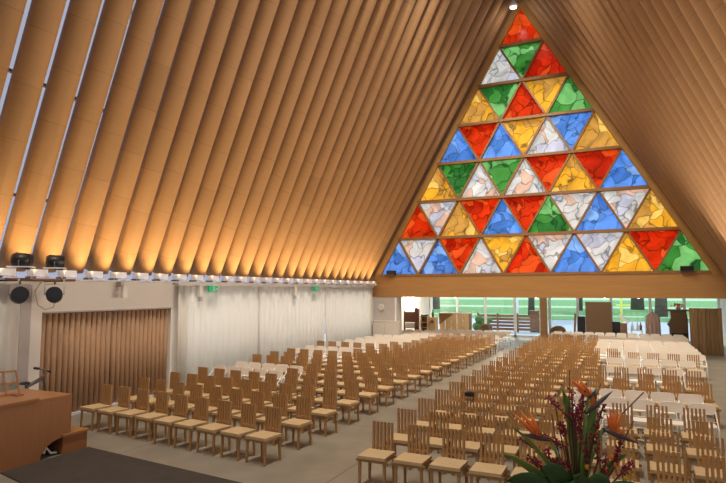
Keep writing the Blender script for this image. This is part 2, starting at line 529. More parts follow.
# entrance glazing
MX = [-7.55, -5.75, -3.85, -1.95, 1.85, 3.75, 5.85, 7.6, 9.3]
e = bpy.data.objects.new('window_2', None); COL.objects.link(e); e.location = (0, YG, 0); struct(e)
m = MB()
for x in MX: m.box((x - .075, -.06, 0), (x + .075, .06, 2.75))
for x in (.12,): m.box((x, -.06, 0), (x + .16, .06, 2.75))
for x in (-.42,): m.box((x, -.06, 0), (x + .12, .06, 2.75))
m.box((-7.7, -.06, 0), (9.4, .06, .13)); m.box((-7.7, -.06, 2.62), (9.4, .06, 2.75))
m.build('window_frame', 'white frame', e)
MB().box((-7.7, -.01, .1), (9.4, .005, 2.7)).build('pane', 'glass', e)
struct(MB().box((-.34, YG - .32, 0), (.06, YG - .07, 2.72)).build('column', 'glulam'))

# ------------------------------------------------------------------ outside
struct(MB().box((-120, YG + .3, -.25), (150, 62, -.04)).build('pavement', 'pavement'))
struct(MB().box((-300, 62, -.25), (400, 600, -.02)).build('lawn', 'grass'))
for i, (y0, y1) in enumerate(((70, 74), (104, 116), (190, 260))):
    struct(MB().box((-300, y0, -.03), (400, y1, .0)).build('sun_stripe', 'sunlit grass'))  # paler strips on the lawn: stripes of sun put into the colour
def tree(x, y, h, r, label):
    t = thing('tree', label, 'tree', (x, y, -.03), 0, 'trees on the lawn outside')
    MB().tube([(0, 0, 0), (.1, 0, h * .3), (-.1, .1, h * .6), (.1, 0, h * .8)], r, n=10, radii=[r * 1.3, r, r * .8, r * .4]).build('trunk', 'bark', t)
    m = MB(); rr = random.Random(int(x * 10))
    for q in range(26):
        a = rr.uniform(0, 6.28); d = rr.uniform(0, h * .28); z = h * rr.uniform(.5, 1.0)
        m.sphere((math.cos(a) * d, math.sin(a) * d, z), h * rr.uniform(.07, .13), 2, (1, 1, .8))
    o = m.build('crown', 'leafy', t)
    tx = bpy.data.textures.new('crown', 'CLOUDS'); tx.noise_scale = .8
    md = o.modifiers.new('d', 'DISPLACE'); md.texture = tx; md.strength = 1.0
tree(-5.4, 68, 13, .30, 'dark tree trunk outside between the timber fence and the wooden column')
tree(6.2, 100, 15, .8, 'tall dark tree behind the yellow post outside')
tree(8.2, 74, 13, .55, 'thick grey tree trunk outside above the hanging robe')
tree(-1.8, 92, 14, .35, 'slim dark tree outside above the first black loudspeaker')
tree(-24, 90, 16, .7, 'tree outside above the reception counter')
t = thing('street_post', 'yellow green post with crossbar on the lawn outside', 'post', (4.2, 52, -.04))
MB().tube([(0, 0, 0), (0, 0, 4.4)], .09, n=12).build('pole', 'yellow post', t)
MB().box((-.4, -.04, 1.75), (.7, .04, 1.87)).build('crossbar', 'yellow post', t)
t = thing('lamp_post', 'thin pale lamp post outside beyond the glass doors', 'post', (-3.9, 50, -.04))
MB().tube([(0, 0, 0), (0, 0, 5)], .09, n=12).build('pole', 'white metal', t)
MB().box((-.2, -.5, 4.9), (.2, .1, 5.0)).build('lamp_head', 'white metal', t)
t = thing('timber_fence', 'brown timber fence outside the glass doors', 'fence', (-3.4, 42.5, -.04))
for k in range(4): MB().box((-2.2 + k * 1.45, 0, 0), (-2.08 + k * 1.45, .12, 1.35)).build('fence_post', 'dark wood', t)
m = MB()
for k in range(5): m.box((-2.2, -.03, .12 + k * .24), (2.25, 0, .30 + k * .24))
m.build('fence_boards', 'red wood', t)
t = thing('timber_gate_box', 'tall dark timber box standing at the end of the fence outside', 'box', (-1.55, 43.4, -.04))
MB().box((-.32, -.3, 0), (.32, .3, 1.5)).build('body', 'dark wood', t, bevel=.01)
MB().box((-.36, -.34, 1.5), (.36, .34, 1.55)).build('lid', 'red wood', t)

# ------------------------------------------------------------------ curtains, folding screens
def pleats(x, y0, y1, z0, z1, amp, wl, rnd, thick=.012, axis='y', ends_in=0):
    m = MB(); n = int(abs(y1 - y0) / wl * 8); pts = []
    ph = 0
    for k in range(n + 1):
        ph += 2 * math.pi / 8 * rnd.uniform(.7, 1.3)
        yy = y0 + (y1 - y0) * k / n
        pts.append((x + amp * math.sin(ph) * rnd.uniform(.6, 1.1), yy))
    lv = [z0, z0 + (z1 - z0) * .5, z1]
    sc_ = [1.0, .85, .45]
    grid = []
    for z, s in zip(lv, sc_):
        grid.append([m.bm.verts.new((x + (p[0] - x) * s, p[1], z) if axis == 'y' else (p[1], x + (p[0] - x) * s, z)) for p in pts])
    for a, b in zip(grid, grid[1:]):
        for k in range(n):
            f = m.bm.faces.new((a[k], a[k + 1], b[k + 1], b[k])); f.smooth = True
    return m
rn = random.Random(3)
def curtain(y0, y1, label):
    m = pleats(XL + .13, y0, y1, .03, 3.12, .055, .30, rn)
    o = m.build('curtain', 'curtain')
    md = o.modifiers.new('s', 'SOLIDIFY'); md.thickness = .012
    tag(o, label, 'curtain', 'white curtains along the container wall')
curtain(12.95, 17.04, 'white floor-length curtain beside the brown folding door, first after the door')
curtain(16.97, 22.04, 'white floor-length curtain hanging between two other white curtains')
curtain(21.97, 27.05, 'white floor-length curtain ending at the beam corner')
curtain(5.2, 8.15, 'white curtain hanging behind the organ console')
m = MB().box((XL, YB + 2, 3.10), (XL + .2, 8.2, 3.17)); struct(m.build('trim_41', 'white paint'))
m = MB().box((XL, DY1 + .05, 3.13), (XL + .2, YE - .45, 3.2)); struct(m.build('trim_42', 'white paint'))
struct(MB().box((XL, 8.2, 0), (XL + .07, 8.45, 3.1)).build('trim_43', 'grey paint'))
# folding door of half-round brown laths
t = thing('folding_door', 'brown corrugated folding door in the white wall beside the front chairs', 'folding door', (XL - .12, DY0, 0))
for h in range(2):
    m = MB(); a0 = .02 + h * 2.02
    n = 13
    w = 1.99 / n
    for k in range(n):
        yy = a0 + (k + .5) * w
        m.tube([(0, yy, .06), (0, yy, DZ - .04)], w * .46, n=12)
    m.build('door_leaf', 'fold brown', t)
MB().box((-.1, 0, 0), (.11, DY1 - DY0, .06)).build('threshold', 'white metal', t)
MB().box((-.1, -.0, DZ - .05), (.1, DY1 - DY0, DZ)).build('head_rail', 'dark wood', t)

# ------------------------------------------------------------------ lamps at the eaves
def uplight(parent, side):
    s = 1 if side < 0 else -1
    MB().box((-.10, -.17, .05), (.13, .17, .21)).build('housing', 'white metal', parent, bevel=.008)
    MB().box((-.10 * s - .03, -.19, .0), (.05, -.06, .05)).build('bracket', 'grey metal', parent)
    MB().bar((.12 * s, .02, .05), (.26 * s, .10, .02), .18, .015).build('flap', 'white metal', parent)
up0 = {}
for side in (-1, 1):
    x = XL + .12 if side < 0 else XR - .12
    cnt = 0
    for i, y in enumerate(ys):
        if side < 0 and y < 6.2: continue
        if side > 0 and (y < 8 or i % 2 or y > 23): continue
        wall = 'curtain-side' if side < 0 else 'bare-side'
        lab = 'white uplight box on the %s ledge, %s from the stained glass' % (wall, ORD[NT - i - 1])
        loc = (x, y + PITCH / 2 - .05, 3.235)
        if side not in up0:
            t = thing('uplight', lab, 'light', loc, 0, 'uplights on the %s ledge' % wall); uplight(t, side); up0[side] = t
        else:
            t = dup(up0[side], loc, 0, lab)
        a, b, d, n = slope(side, y)
        src = a - n * .40 + Vector((0, .0, -.14))
        lamp('SPOT', 'uplight_lamp', src, a + d * 1.0 + n * .1, (66 if side < 0 else 12), (1.0, .70, .34), t,
             spot_size=R(104), spot_blend=1.0, shadow_soft_size=.06)
        if side > 0:  # added out-of-view spots that brighten the curtain-side slope and wall
            lamp('SPOT', 'cross_fill', src, (-5.0, y - 4, 12.5), 560, (1.0, .86, .70), t, spot_size=R(118), spot_blend=1.0, shadow_soft_size=.1)
# stage lamps: two on the ledge, two hanging below it
def stage_lamp(loc, rz, hang, label, tilt):
    t = thing('stage_lamp', label, 'stage light', loc, rz, 'black stage lamps by the ledge')
    m = MB()
    L_ = .13 if hang else .18
    m.tube([(0, -L_, 0), (0, L_ * .7, 0), (0, L_, 0)], .12, n=20, radii=[.165, .165, .11] if hang else [.17, .16, .12])
    b = m.build('lamp_body', 'black', t); b.rotation_euler = (tilt, 0, 0)
    MB().tube([(0, -L_ - .01, 0), (0, -L_, 0)], .12, n=20).build('lens', 'black', b)
    s = 1 if hang else -1
    YH = .24 if hang else .125
    MB().tube([(-.19, 0, 0), (-.19, 0, s * YH), (.19, 0, s * YH), (.19, 0, 0)], .012, n=8).build('yoke', 'grey metal' if not hang else 'light tray', t)
    if hang:
        MB().tube([(0, 0, .24), (0, 0, .305)], .02, n=8).build('clamp', 'grey metal', t)
    else:
        MB().box((-.2, -.22, -.145), (.2, .22, -.12)).build('base_plate', 'white metal', t)
    return t
stage_lamp((XL + .55, 7.84, 3.60), R(130), False, 'black stage lamp standing on the ledge above the grey pilaster', R(8))
stage_lamp((XL + .55, 8.62, 3.60), R(140), False, 'black stage lamp standing on the ledge above the folding door corner', R(4))
stage_lamp((XL + .60, 7.80, 2.87), R(62), True, 'round black lamp hanging below the ledge over the grey pilaster', R(-12))
stage_lamp((XL + .60, 8.60, 2.87), R(50), True, 'round black lamp hanging below the ledge with a looping cable', R(-12))
t = thing('lighting_bar', 'brown and grey lamp rail fixed along the ledge over the organ', 'rail', (XL + .60, 8.25, 3.205))
MB().tube([(0, -.75, 0), (0, .85, 0)], .03, n=10).build('pipe', 'red wood', t)
for yy in (-.5, .55): MB().box((-.60, yy - .03, -.04), (.03, yy + .03, .02)).build('bracket', 'grey metal', t)
o = MB().tube([(XL + .60, 8.28, 3.165), (XL + .46, 8.24, 2.95), (XL + .46, 8.32, 2.66), (XL + .46, 8.5, 2.55), (XL + .46, 8.7, 2.60), (XL + .46, 8.76, 2.8)], .012, n=6).build('cable', 'grey paint')
tag(o, 'pale cable looping below the hanging black lamp', 'cable')
# exit signs and small wall boxes
for i, (y, z, lab) in enumerate(((14.3, 3.02, 'green exit sign above the curtain edge near the folding door'),
                                 (20.9, 3.04, 'green exit sign above the far curtain near the beam'))):
    t = thing('exit_sign', lab, 'exit sign', (XL + .3, y, z), R(0), 'exit signs on the curtain wall')
    MB().box((-.03, -.21, -.09), (.03, .21, .10)).build('sign_box', 'exit lit', t, bevel=.005)
    fm = MB()
    # running figure and arrow drawn as flat raised marks
    fm.box((.031, -.02, .045), (.035, .02, .085))
    fm.bar((.033, 0, .05), (.033, .015, -.015), .03, .004, up=(1, 0, 0)); fm.bar((.033, .012, -.01), (.033, .06, -.07), .018, .004, up=(1, 0, 0))
    fm.bar((.033, .012, -.01), (.033, -.05, -.06), .018, .004, up=(1, 0, 0)); fm.bar((.033, .0, .04), (.033, .06, .02), .014, .004, up=(1, 0, 0))
    fm.bar((.033, .10, 0), (.033, .17, 0), .02, .004, up=(1, 0, 0)); fm.prism([(.16, .03), (.20, 0), (.16, -.03)], 'x', .031, .035)
    fm.build('running_figure', 'paper', t)
    MB().box((-.012, -.012, .1), (.012, .012, .17)).build('hanger', 'light tray', t)
for i, (y, lab) in enumerate(((10.88, 'slim cream speaker box on the white wall above the folding door'),
                              (13.80, 'slim cream speaker box in front of the curtain next to the exit sign'),
                              (19.32, 'slim cream speaker box halfway along the curtain'))):
    t = thing('wall_speaker', lab, 'speaker', (XL + .22, y, 2.78), 0, 'speakers under the ledge')
    MB().box((-.06, -.07, 0), (.06, .07, .34)).build('cabinet', 'white paint', t, bevel=.01)
    MB().box((-.22, -.05, .28), (-.06, .05, .42)).build('bracket', 'cream box', t)
    if i: MB().box((-.03, -.05, -.14), (.05, .05, -.0)).build('sensor', 'grey paint', t)
# floods on the window sill
for x, y, lab in ((-6.45, YE - .2, 'small black floodlight on the beam in the blue corner panel'), (6.95, YE - .2, 'small black floodlight on the beam in the green corner panel')):
    t = thing('floodlight', lab, 'light', (x, y, ZB), 0, 'floodlights on the beam')
    MB().box((-.25, -.08, .06), (.25, .08, .25)).build('housing', 'black', t, bevel=.01)
    MB().box((-.2, -.05, -.02), (.2, .05, .06)).build('bracket', 'grey metal', t)

# ridge lamps (apex one in view; the others added, unseen, to light the nave)
for i, y in enumerate((26.3, 22.5, 18.5, 14.5, 10.5, 6.5, 2.0, -2.0)):
    z = ridge_z(y) - (1.15 if i == 0 else 2.2)
    lab = 'bright round lamp at the apex of the stained glass gable' if i == 0 else 'added unseen lamp under the roof ridge, %s from the stained glass' % ORD[i]
    t = thing('ridge_lamp', lab, 'light', (XM - .12, y, z), 0, 'ridge lamps')
    MB().lathe([(.16, -.12), (.2, 0), (.12, .1), (.03, .25)], 16).build('housing', 'white metal', t)
    MB().lathe([(.14, -.14), (.15, -.12)], 16).build('lens', 'lamp lens', t)
    MB().tube([(0, 0, .2), (0, 0, .9 if i == 0 else 2.0)], .02, n=8).build('rod', 'white metal', t)
    if i: lamp('SPOT', 'ridge_fill', (XM - .12, y, z - .2), (XM, y + 7, 0), (5400 if y > 12 else 4300), (1.0, .91, .76), t, spot_size=R(72), spot_blend=.8, shadow_soft_size=.2)
    lamp('POINT', 'ridge_glow', (XM - .12, y, z - .3), (XM, y, 0), 25 if i else 14, (1.0, .88, .74), t, shadow_soft_size=.2)

# ------------------------------------------------------------------ chairs
def make_wood_chair(label, group):
    t = thing('wooden_chair', label, 'chair', (0, 0, 0), 0, group)
    MB().box((-.225, -.225, .415), (.225, .215, .462)).build('seat', 'seat', t)
    for sx, sy in ((-1, -1), (1, -1), (-1, 1), (1, 1)):
        MB().bar((sx * .20, sy * .185, .40), (sx * .207, sy * .20, 0), .045, .034, up=(0, 1, 0), w2=.032, h2=.03).build('leg', 'wood', t)
    m = MB()
    for yy in (-.19, .175): m.box((-.262, yy - .012, .372), (.262, yy + .012, .414))
    for xx in (-.2, .2): m.box((xx - .012, -.178, .375), (xx + .012, .163, .413))
    m.build('seat_frame', 'wood', t)
    m = MB()
    n = 6; w = .034; tot = .345
    for k in range(n):
        xx = -tot / 2 + w / 2 + (tot - w) * k / (n - 1)
        m.bar((xx, .235, .34), (xx, .262, .885), w, .042, up=(0, 1, 0))
    m.box((-.15, .226, .50), (.15, .25, .53)); m.box((-.15, .217, .345), (.15, .236, .385))
    m.build('backrest', 'wood', t)
    return t
def make_fold_chair(label, group):
    t = thing('folding_chair', label, 'chair', (0, 0, 0), 0, group)
    o = MB().prism([(a, b + .70) for a, b in rrect(.47, .20, .088, 7)], 'y', .205, .228).build('backrest', 'plastic white', t)
    for s in (-1, 1):
        MB().tube([(s * .225, -.24, 0), (s * .225, -.08, .42), (s * .222, .2, .66)], .012, n=6).build('front_leg', 'white frame', t)
        MB().tube([(s * .20, .25, 0), (s * .20, -.12, .42)], .012, n=6).build('rear_leg', 'white frame', t)
    MB().prism(rrect(.40, .38, .07), 'z', .425, .45).build('seat', 'plastic white', t)
    m = MB()
    m.tube([(-.225, -.2, .1), (.225, -.2, .1)], .009, n=6); m.tube([(-.2, .18, .085), (.2, .18, .085)], .009, n=6)
    m.tube([(-.225, .02, .505), (.225, .02, .505)], .009, n=6)
    m.build('stretcher', 'white frame', t)
    return t
WC = FC = None
def place(kind, x, y, rz, label, group):
    global WC, FC
    rz += random.uniform(-1, 1) * R(1.6)
    x += random.uniform(-.012, .012); y += random.uniform(-.02, .02)
    if kind == 'w':
        if WC is None:
            WC = make_wood_chair(label, group); WC.location = (x, y, 0); WC.rotation_euler = (0, 0, rz)
        else: dup(WC, (x, y, 0), rz, label, group)
    else:
        if FC is None:
            FC = make_fold_chair(label, group); FC.location = (x, y, 0); FC.rotation_euler = (0, 0, rz)
        else: dup(FC, (x, y, 0), rz, label, group)
def row(block, k, items, yfun, rz):
    """items: list of (kind, x) from the aisle outwards"""
    items = sorted(items, key=lambda q: abs(q[1] - (-.2)))
    for n, (kind, x) in enumerate(items):
        kn = 'slat-back wooden chair' if kind == 'w' else 'white folding chair'
        rowword = 'front' if k == 0 else ORD[k]
        lab = '%s, %s row of the %s block, %s seat from the aisle' % (kn, rowword, block, ORD[n])
        grp = ('wooden chairs of the %s block' if kind == 'w' else 'white folding chairs of the %s block') % block
        place(kind, x, yfun(x), rz, lab, grp)
W = lambda xs: [('w', x) for x in xs]
F = lambda xs: [('f', x) for x in xs]
def seq(a, p, n): return [a + p * i for i in range(n)]
for k in range(22):
    tilt = .11 * max(0, 1 - k / 22)
    yf = lambda x, k=k, tilt=tilt: 8.52 + 1.08 * k + tilt * (-1.28 - x)
    if k <= 3: it = W(seq(-1.28, -.592, 9))
    elif k <= 5: it = W(seq(-1.28, -.6, 5)) + F(seq(-4.2, -.52, 5))
    elif k <= 8: it = W(seq(-1.28, -.582, 10))
    elif k <= 10: it = W(seq(-1.28, -.6, 6)) + F(seq(-4.84, -.52, 5))
    elif k == 11: it = W(seq(-1.28, -.58, 11))
    elif k == 12: it = W(seq(-1.28, -.57, 6)) + F(seq(-4.7, -.52, 5))
    elif k <= 15: it = W(seq(-1.28, -.57, 5)) + F(seq(-4.12, -.52, 6))
    elif k == 16: it = W(seq(-1.28, -.56, 5)) + F(seq(-4.1, -.52, 6))
    elif k == 17: it = W(seq(-1.28, -.56, 5)) + F(seq(-4.1, -.51, 4))
    elif k == 18: it = F(seq(-1.35, -.515, 9))
    elif k == 21: it = F(seq(-1.35, -.515, 8))
    else: it = F(seq(-1.35, -.52, 11))
    row('curtain-side', k, it, yf, -math.atan(tilt))
for k in range(23):
    yf = lambda x, k=k: 8.3 + 1.08 * k
    if k <= 3: it = W(seq(.98, .575, 9))
    elif k == 4: it = W(seq(.98, .58, 4)) + F(seq(3.75, .515, 5))
    elif k == 5: it = W(seq(.98, .58, 4)) + F(seq(3.66, .515, 5))
    elif k <= 8: it = W(seq(.98, .568, 10))
    elif k in (9, 11): it = W(seq(.95, .63, 5)) + F(seq(4.17, .515, 5))
    elif k == 10: it = W(seq(.95, .63, 5))
    elif k == 12: it = W(seq(.95, .63, 5)) + W(seq(4.14, .59, 5))
    elif k == 13: it = W(seq(.95, .63, 5)) + W([4.06]) + F(seq(4.66, .515, 5))
    elif k <= 19: it = W(seq(.93, .55, 5)) + F(seq(3.62, .515, 7))
    else: it = F(seq(1.2, .515, 12))
    row('flower-side', k, it, yf, 0)
# small black object hooked on a chair back, second row
t = thing('black_clip', 'small black clip-on box on a chair back near the aisle', 'box', (1.57, 11.745, .80))
MB().box((-.09, -.06, .0), (.09, .015, .085)).build('body', 'black', t, bevel=.01)
MB().box((-.07, .0, .085), (.07, .08, .10)).build('clip', 'grey metal', t)

# ------------------------------------------------------------------ organ console on the stage carpet
o = MB().prism([(-4.80, 7.86), (-.96, 7.43), (1.2, 7.1), (1.2, 2.0), (-4.0, 2.0), (-4.0, 6.0), (-4.80, 6.18)], 'z', 0, .018).build('stage_carpet', 'carpet')
tag(o, 'dark brown carpet on the floor in front of the chairs', 'carpet')
t = thing('organ_console', 'reddish wooden organ console with music desk at the carpet edge', 'organ', (-4.84, 7.49, 0))
# side panel facing the chairs with an arched knee opening
m = MB()
poly = [(-2.6, 0), (-.60, 0)]
for k in range(9):
    a = R(180 - 90 * k / 8)
    poly.append((-.15 + .44 * math.cos(a), .0 + .31 * math.sin(a)))
poly += [(0, .31), (0, 1.03), (-2.6, 1.03)]
m.prism(poly, 'x', -.05, 0)
m.build('side_panel', 'organ wood', t)
MB().box((-1.35, -.05, .0), (-.06, 0, 1.03)).build('back_panel', 'organ wood', t)
MB().box((-1.35, -2.6, 0), (-1.3, -.05, 1.03)).build('far_panel', 'organ wood', t)
MB().box((-1.3, -2.6, .4), (-.05, -2.55, 1.03)).build('front_panel', 'organ wood', t)
MB().box((-1.38, -2.65, 1.03), (.0, .0, 1.065)).build('top', 'organ top', t, bevel=.006)
MB().box((-1.30, -2.6, 1.065), (.02, -.66, 1.10)).build('lid', 'organ top', t, bevel=.006)
m = MB().box((-.46, -.15, 0), (.0, .36, .31)); m.build('plinth', 'organ wood', t)
MB().box((-.50, -.18, .31), (.03, .38, .36)).build('plinth_top', 'organ top', t, bevel=.006)
md = MB()
for a, b in (((0, 0), (-.06, .42)), ((-.06, .42), (-.72, .42)), ((-.72, .42), (-.66, 0)), ((-.66, 0), (0, 0)), ((-.20, 0), (-.26, .42)), ((-.41, 0), (-.47, .42)), ((-.03, .21), (-.69, .21))):
    md.bar((a[0], 0, a[1]), (b[0], 0, b[1]), .03, .022, up=(0, 1, 0))
o = md.build('music_desk', 'organ top', t); o.location = (-.56, -.64, 1.11); o.rotation_euler = (R(-14), 0, R(62))
MB().box((-.72, -.76, 1.10), (-.46, -.62, 1.12)).build('desk_foot', 'red wood', t)
# small white cable bundle in the opening
o = MB().tube([(-5.0, 6.92, .03), (-4.98, 7.0, .14), (-4.96, 7.06, .08), (-5.0, 7.12, .16), (-4.97, 7.2, .05), (-4.97, 7.32, .03)], .022, n=8).build('cable_bundle', 'paper')
tag(o, 'white cable bundle lying in the arched opening of the organ', 'cable')

# ------------------------------------------------------------------ bicycle by the wall
t = thing('bicycle', 'grey bicycle leaning by the white wall behind the organ', 'bicycle', (-6.98, 8.3, 0), R(0))
def wheel(y):
    m = MB(); n = 28; rr = .27
    m.tube([(0, y + rr * math.cos(2 * math.pi * k / n), .29 + rr * math.sin(2 * math.pi * k / n)) for k in range(n + 1)], .02, n=8, cap=False)
    w_ = m.build('wheel', 'rubber', t)
    s = MB()
    for k in range(12):
        a = 2 * math.pi * k / 12; s.bar((0, y, .29), (0, y + .26 * math.cos(a), .29 + .26 * math.sin(a)), .003, .003)
    s.tube([(-.04, y, .29), (.04, y, .29)], .02, n=8)
    s.build('spokes', 'grey metal', w_)
wheel(.38); wheel(-.62)
m = MB()
m.tube([(0, .18, 1.10), (0, -.20, .95), (0, -.30, .45)], .035, n=10, radii=[.045, .04, .03])
m.tube([(0, -.30, .45), (0, .20, .85)], .022, n=8); m.tube([(0, -.30, .42), (0, -.62, .29)], .014, n=8)
m.tube([(0, -.22, .93), (0, -.62, .29)], .012, n=8)
m.build('frame', 'grey metal', t)
m = MB(); m.tube([(0, .17, 1.16), (0, .22, .80)], .026, n=10)
for s in (-1, 1): m.tube([(s * .05, .22, .80), (s * .05, .38, .29)], .013, n=8)
m.build('fork', 'grey metal', t)
m = MB(); m.tube([(0, .17, 1.13), (0, .15, 1.26)], .018, n=8); m.tube([(-.07, .03, 1.30), (.0, .15, 1.26), (.08, .24, 1.21)], .014, n=8)
hb = m.build('handlebar', 'grey metal', t)
m = MB(); m.tube([(-.09, -.01, 1.31), (-.04, .09, 1.285)], .026, n=8); m.tube([(.06, .21, 1.225), (.1, .27, 1.20)], .02, n=8)
m.build('grip', 'black', hb)
MB().sphere((0, -.26, 1.03), .11, 2, (.6, 1.1, .3)).build('saddle', 'black', t)
MB().tube([(0, -.22, .90), (0, -.25, 1.02)], .015, n=8).build('seat_post', 'grey metal', t)

# ------------------------------------------------------------------ things in the foyer
t = thing('low_cabinet', 'low cream cabinet standing where the curtain meets the beam', 'cabinet', (-6.72, 27.3, 0))
MB().box((-.68, -.16, 0), (.68, .16, 1.38)).build('body', 'cream box', t, bevel=.01)
MB().box((-.70, -.18, 1.38), (.70, .18, 1.42)).build('top', 'cream box', t)
MB().box((-.01, -.17, .06), (.01, -.16, 1.34)).build('door_gap', 'grey paint', t)
# high-backed dark chair with taller post
t = thing('carved_chair', 'dark red wooden high chair with one tall rounded post by the foyer wall', 'chair', (-6.98, 31.95, 0))
m = MB().box((-.42, -.05, 1.1), (.18, .0, 1.72)); m.build('back_panel', 'red wood', t)
MB().box((-.50, -.06, 0), (-.42, .03, 1.78)).build('post', 'red wood', t)
o = MB().prism([(a, b + .98) for a, b in rrect(.26, 1.96, .12)], 'y', -.08, .08); o.build('post', 'red wood', t).location = (.32, 0, 0)
MB().box((-.42, -.5, .5), (.18, .0, .62)).build('seat', 'dark wood', t)
MB().box((-.42, -.06, .75), (.18, -.03, 1.08)).build('lower_panel', 'paper', t)
for sx in (-.4, .15): MB().box((sx - .03, -.48, 0), (sx + .03, -.42, .5)).build('leg', 'red wood', t)
# small shelf
t = thing('small_shelf', 'small pale wooden shelf between the dark chair and the counter', 'shelf', (-6.22, 32.1, 0))
m = MB(); m.box((-.22, -.2, 0), (-.18, .2, 1.5)); m.box((.18, -.2, 0), (.22, .2, 1.5)); m.build('side_panel', 'pale wood', t)
m = MB()
for z in (.1, .8, 1.1, 1.47): m.box((-.18, -.2, z), (.18, .2, z + .03))
m.build('shelf_board', 'pale wood', t); MB().box((-.18, .17, .1), (.18, .2, 1.48)).build('back_panel', 'mullion', t)
o = MB().box((-.14, -.12, 0), (.14, .1, .18)).build('box', 'red wood', loc=(-6.22, 32.1, 1.131), bevel=.01); tag(o, 'dark red box inside the small pale shelf', 'box')
o = MB().box((-.2, -.15, 0), (.2, .12, .08)).build('folder', 'black', loc=(-6.22, 32.1, 1.501), bevel=.01); tag(o, 'flat black folder on top of the small pale shelf', 'folder')
# counter
t = thing('reception_counter', 'pale wooden reception counter with upright panels in the foyer', 'counter', (-5.0, 33.1, 0))
for k in range(5): MB().box((-.55 + k * .36, -.3, 0), (-.22 + k * .36, -.27, 1.62)).build('front_panel', 'pale wood', t)
MB().box((-.6, -.34, 1.62), (1.3, .35, 1.68)).build('worktop', 'paper', t)
m = MB(); m.prism([(-.56, 1.0), (-.50, 1.0), (.3, 1.61), (-.56, 1.61)], 'y', -.36, -.31); m.build('sloping_panel', 'mullion', t)
MB().box((-.55, -.27, 0), (-.5, .3, 1.62)).build('end_panel', 'mullion', t); MB().box((1.2, -.27, 0), (1.25, .3, 1.62)).build('end_panel', 'mullion', t)
t = thing('pale_box', 'pale wooden box with round hole beside the counter', 'box', (-5.92, 32.3, 0))
MB().box((-.05, -.25, 0), (.36, .25, 1.42)).build('body', 'pale wood', t, bevel=.01)
o = MB().lathe([(.1, 0), (.1, .02)], 20).build('round_hole', 'mullion', t); o.rotation_euler = (R(90), 0, 0); o.location = (.16, -.25, 1.15)
o = MB().lathe([(.06, 0), (.07, .2), (.03, .3), (.03, .45)], 14).build('bottle', 'leaf dark', loc=(-5.8, 32.3, 1.42)); tag(o, 'dark green bottle on the pale box with a hole', 'bottle')
# potted plant outside glass by the counter
for x, y, h, lab in ((-6.6, 40.5, 1.2, 'leafy shrub outside the glass behind the counter end'), (-4.6, 40.2, 1.0, 'low shrub outside the glass behind the counter beside the timber fence')):
    t = thing('shrub', lab, 'shrub', (x, y, -.04), 0, 'shrubs outside the glass')
    m = MB(); rr = random.Random(5)
    for q in range(14): m.sphere((rr.uniform(-.5, .5), rr.uniform(-.3, .3), h * rr.uniform(.3, 1)), rr.uniform(.15, .3), 2)
    o = m.build('foliage', 'leafy', t)
    MB().tube([(0, 0, 0), (0, 0, h * .6)], .04, n=8).build('stem', 'bark', t)
# tub chairs
def tub(x, y, lab, rz):
    t = thing('tub_chair', lab, 'armchair', (x, y, 0), rz, 'dark tub chairs in the foyer')
    m = MB(); n = 18; inner = []; outer = []
    for k in range(n + 1):
        a = R(-20 + 220 * k / n); h = .55 + .42 * math.sin(math.pi * k / n)
        ring = []
        for rr, z in ((.42, .12), (.44, h), (.34, h), (.32, .12)):
            ring.append(m.bm.verts.new((rr * math.cos(a), rr * math.sin(a), z)))
        outer.append(ring)
    for a, b in zip(outer, outer[1:]):
        for j in range(4):
            f = m.bm.faces.new((a[j], a[(j + 1) % 4], b[(j + 1) % 4], b[j])); f.smooth = j in (0, 2)
    m.bm.faces.new(outer[0]); m.bm.faces.new(outer[-1][::-1])
    m.build('backrest', 'dark wood', t)
    MB().lathe([(.31, .12), (.33, .3), (.33, .42), (.28, .46)], 20).build('cushion', 'board brown', t)
    for k in range(4):
        a = R(45 + 90 * k); MB().tube([(.27 * math.cos(a), .27 * math.sin(a), .12), (.29 * math.cos(a), .29 * math.sin(a), 0)], .02, n=8).build('leg', 'black', t)
tub(-3.1, 33.9, 'dark tub chair at the end of the counter beside the aisle', 0)
tub(1.02, 33.9, 'dark tub chair just beyond the wooden column', 0)
# display board with black boxes
t = thing('display_board', 'tall plain brown display board standing under the beam', 'display board', (3.2, 33.4, 0))
MB().box((-.62, -.03, .25), (.62, .03, 2.32)).build('board', 'board brown', t)
m = MB(); m.box((-.66, -.04, .22), (-.62, .04, 2.36)); m.box((.62, -.04, .22), (.66, .04, 2.36)); m.box((-.66, -.04, 2.32), (.66, .04, 2.36)); m.build('board_frame', 'dark wood', t)
for s in (-1, 1): MB().box((s * .55 - .03, -.3, 0), (s * .55 + .03, .3, .25)).build('foot', 'black', t)
for x, lab in ((2.30, 'black loudspeaker standing beside the brown board next to the tub chair'), (4.05, 'black loudspeaker beside the brown board next to the white lectern')):
    t = thing('floor_speaker', lab, 'speaker', (x, 33.8, 0), 0, 'black loudspeakers beside the board')
    MB().box((-.2, -.2, .5), (.2, .2, 1.55 if x < 3 else 1.3)).build('cabinet', 'black', t, bevel=.02)
    MB().box((-.03, -.03, 0), (.03, .03, .5)).build('stand', 'grey metal', t)
    MB().box((-.2, -.2, 0), (.2, .2, .03)).build('base', 'black', t)
t = thing('wooden_post', 'short reddish post leaning beside the black loudspeaker', 'post', (1.9, 33.6, 0))
MB().bar((0, 0, 0), (.1, 0, 1.7), .12, .1).build('shaft', 'red wood', t, bevel=.005)
MB().box((-.15, -.15, 0), (.15, .15, .04)).build('base', 'dark wood', t)
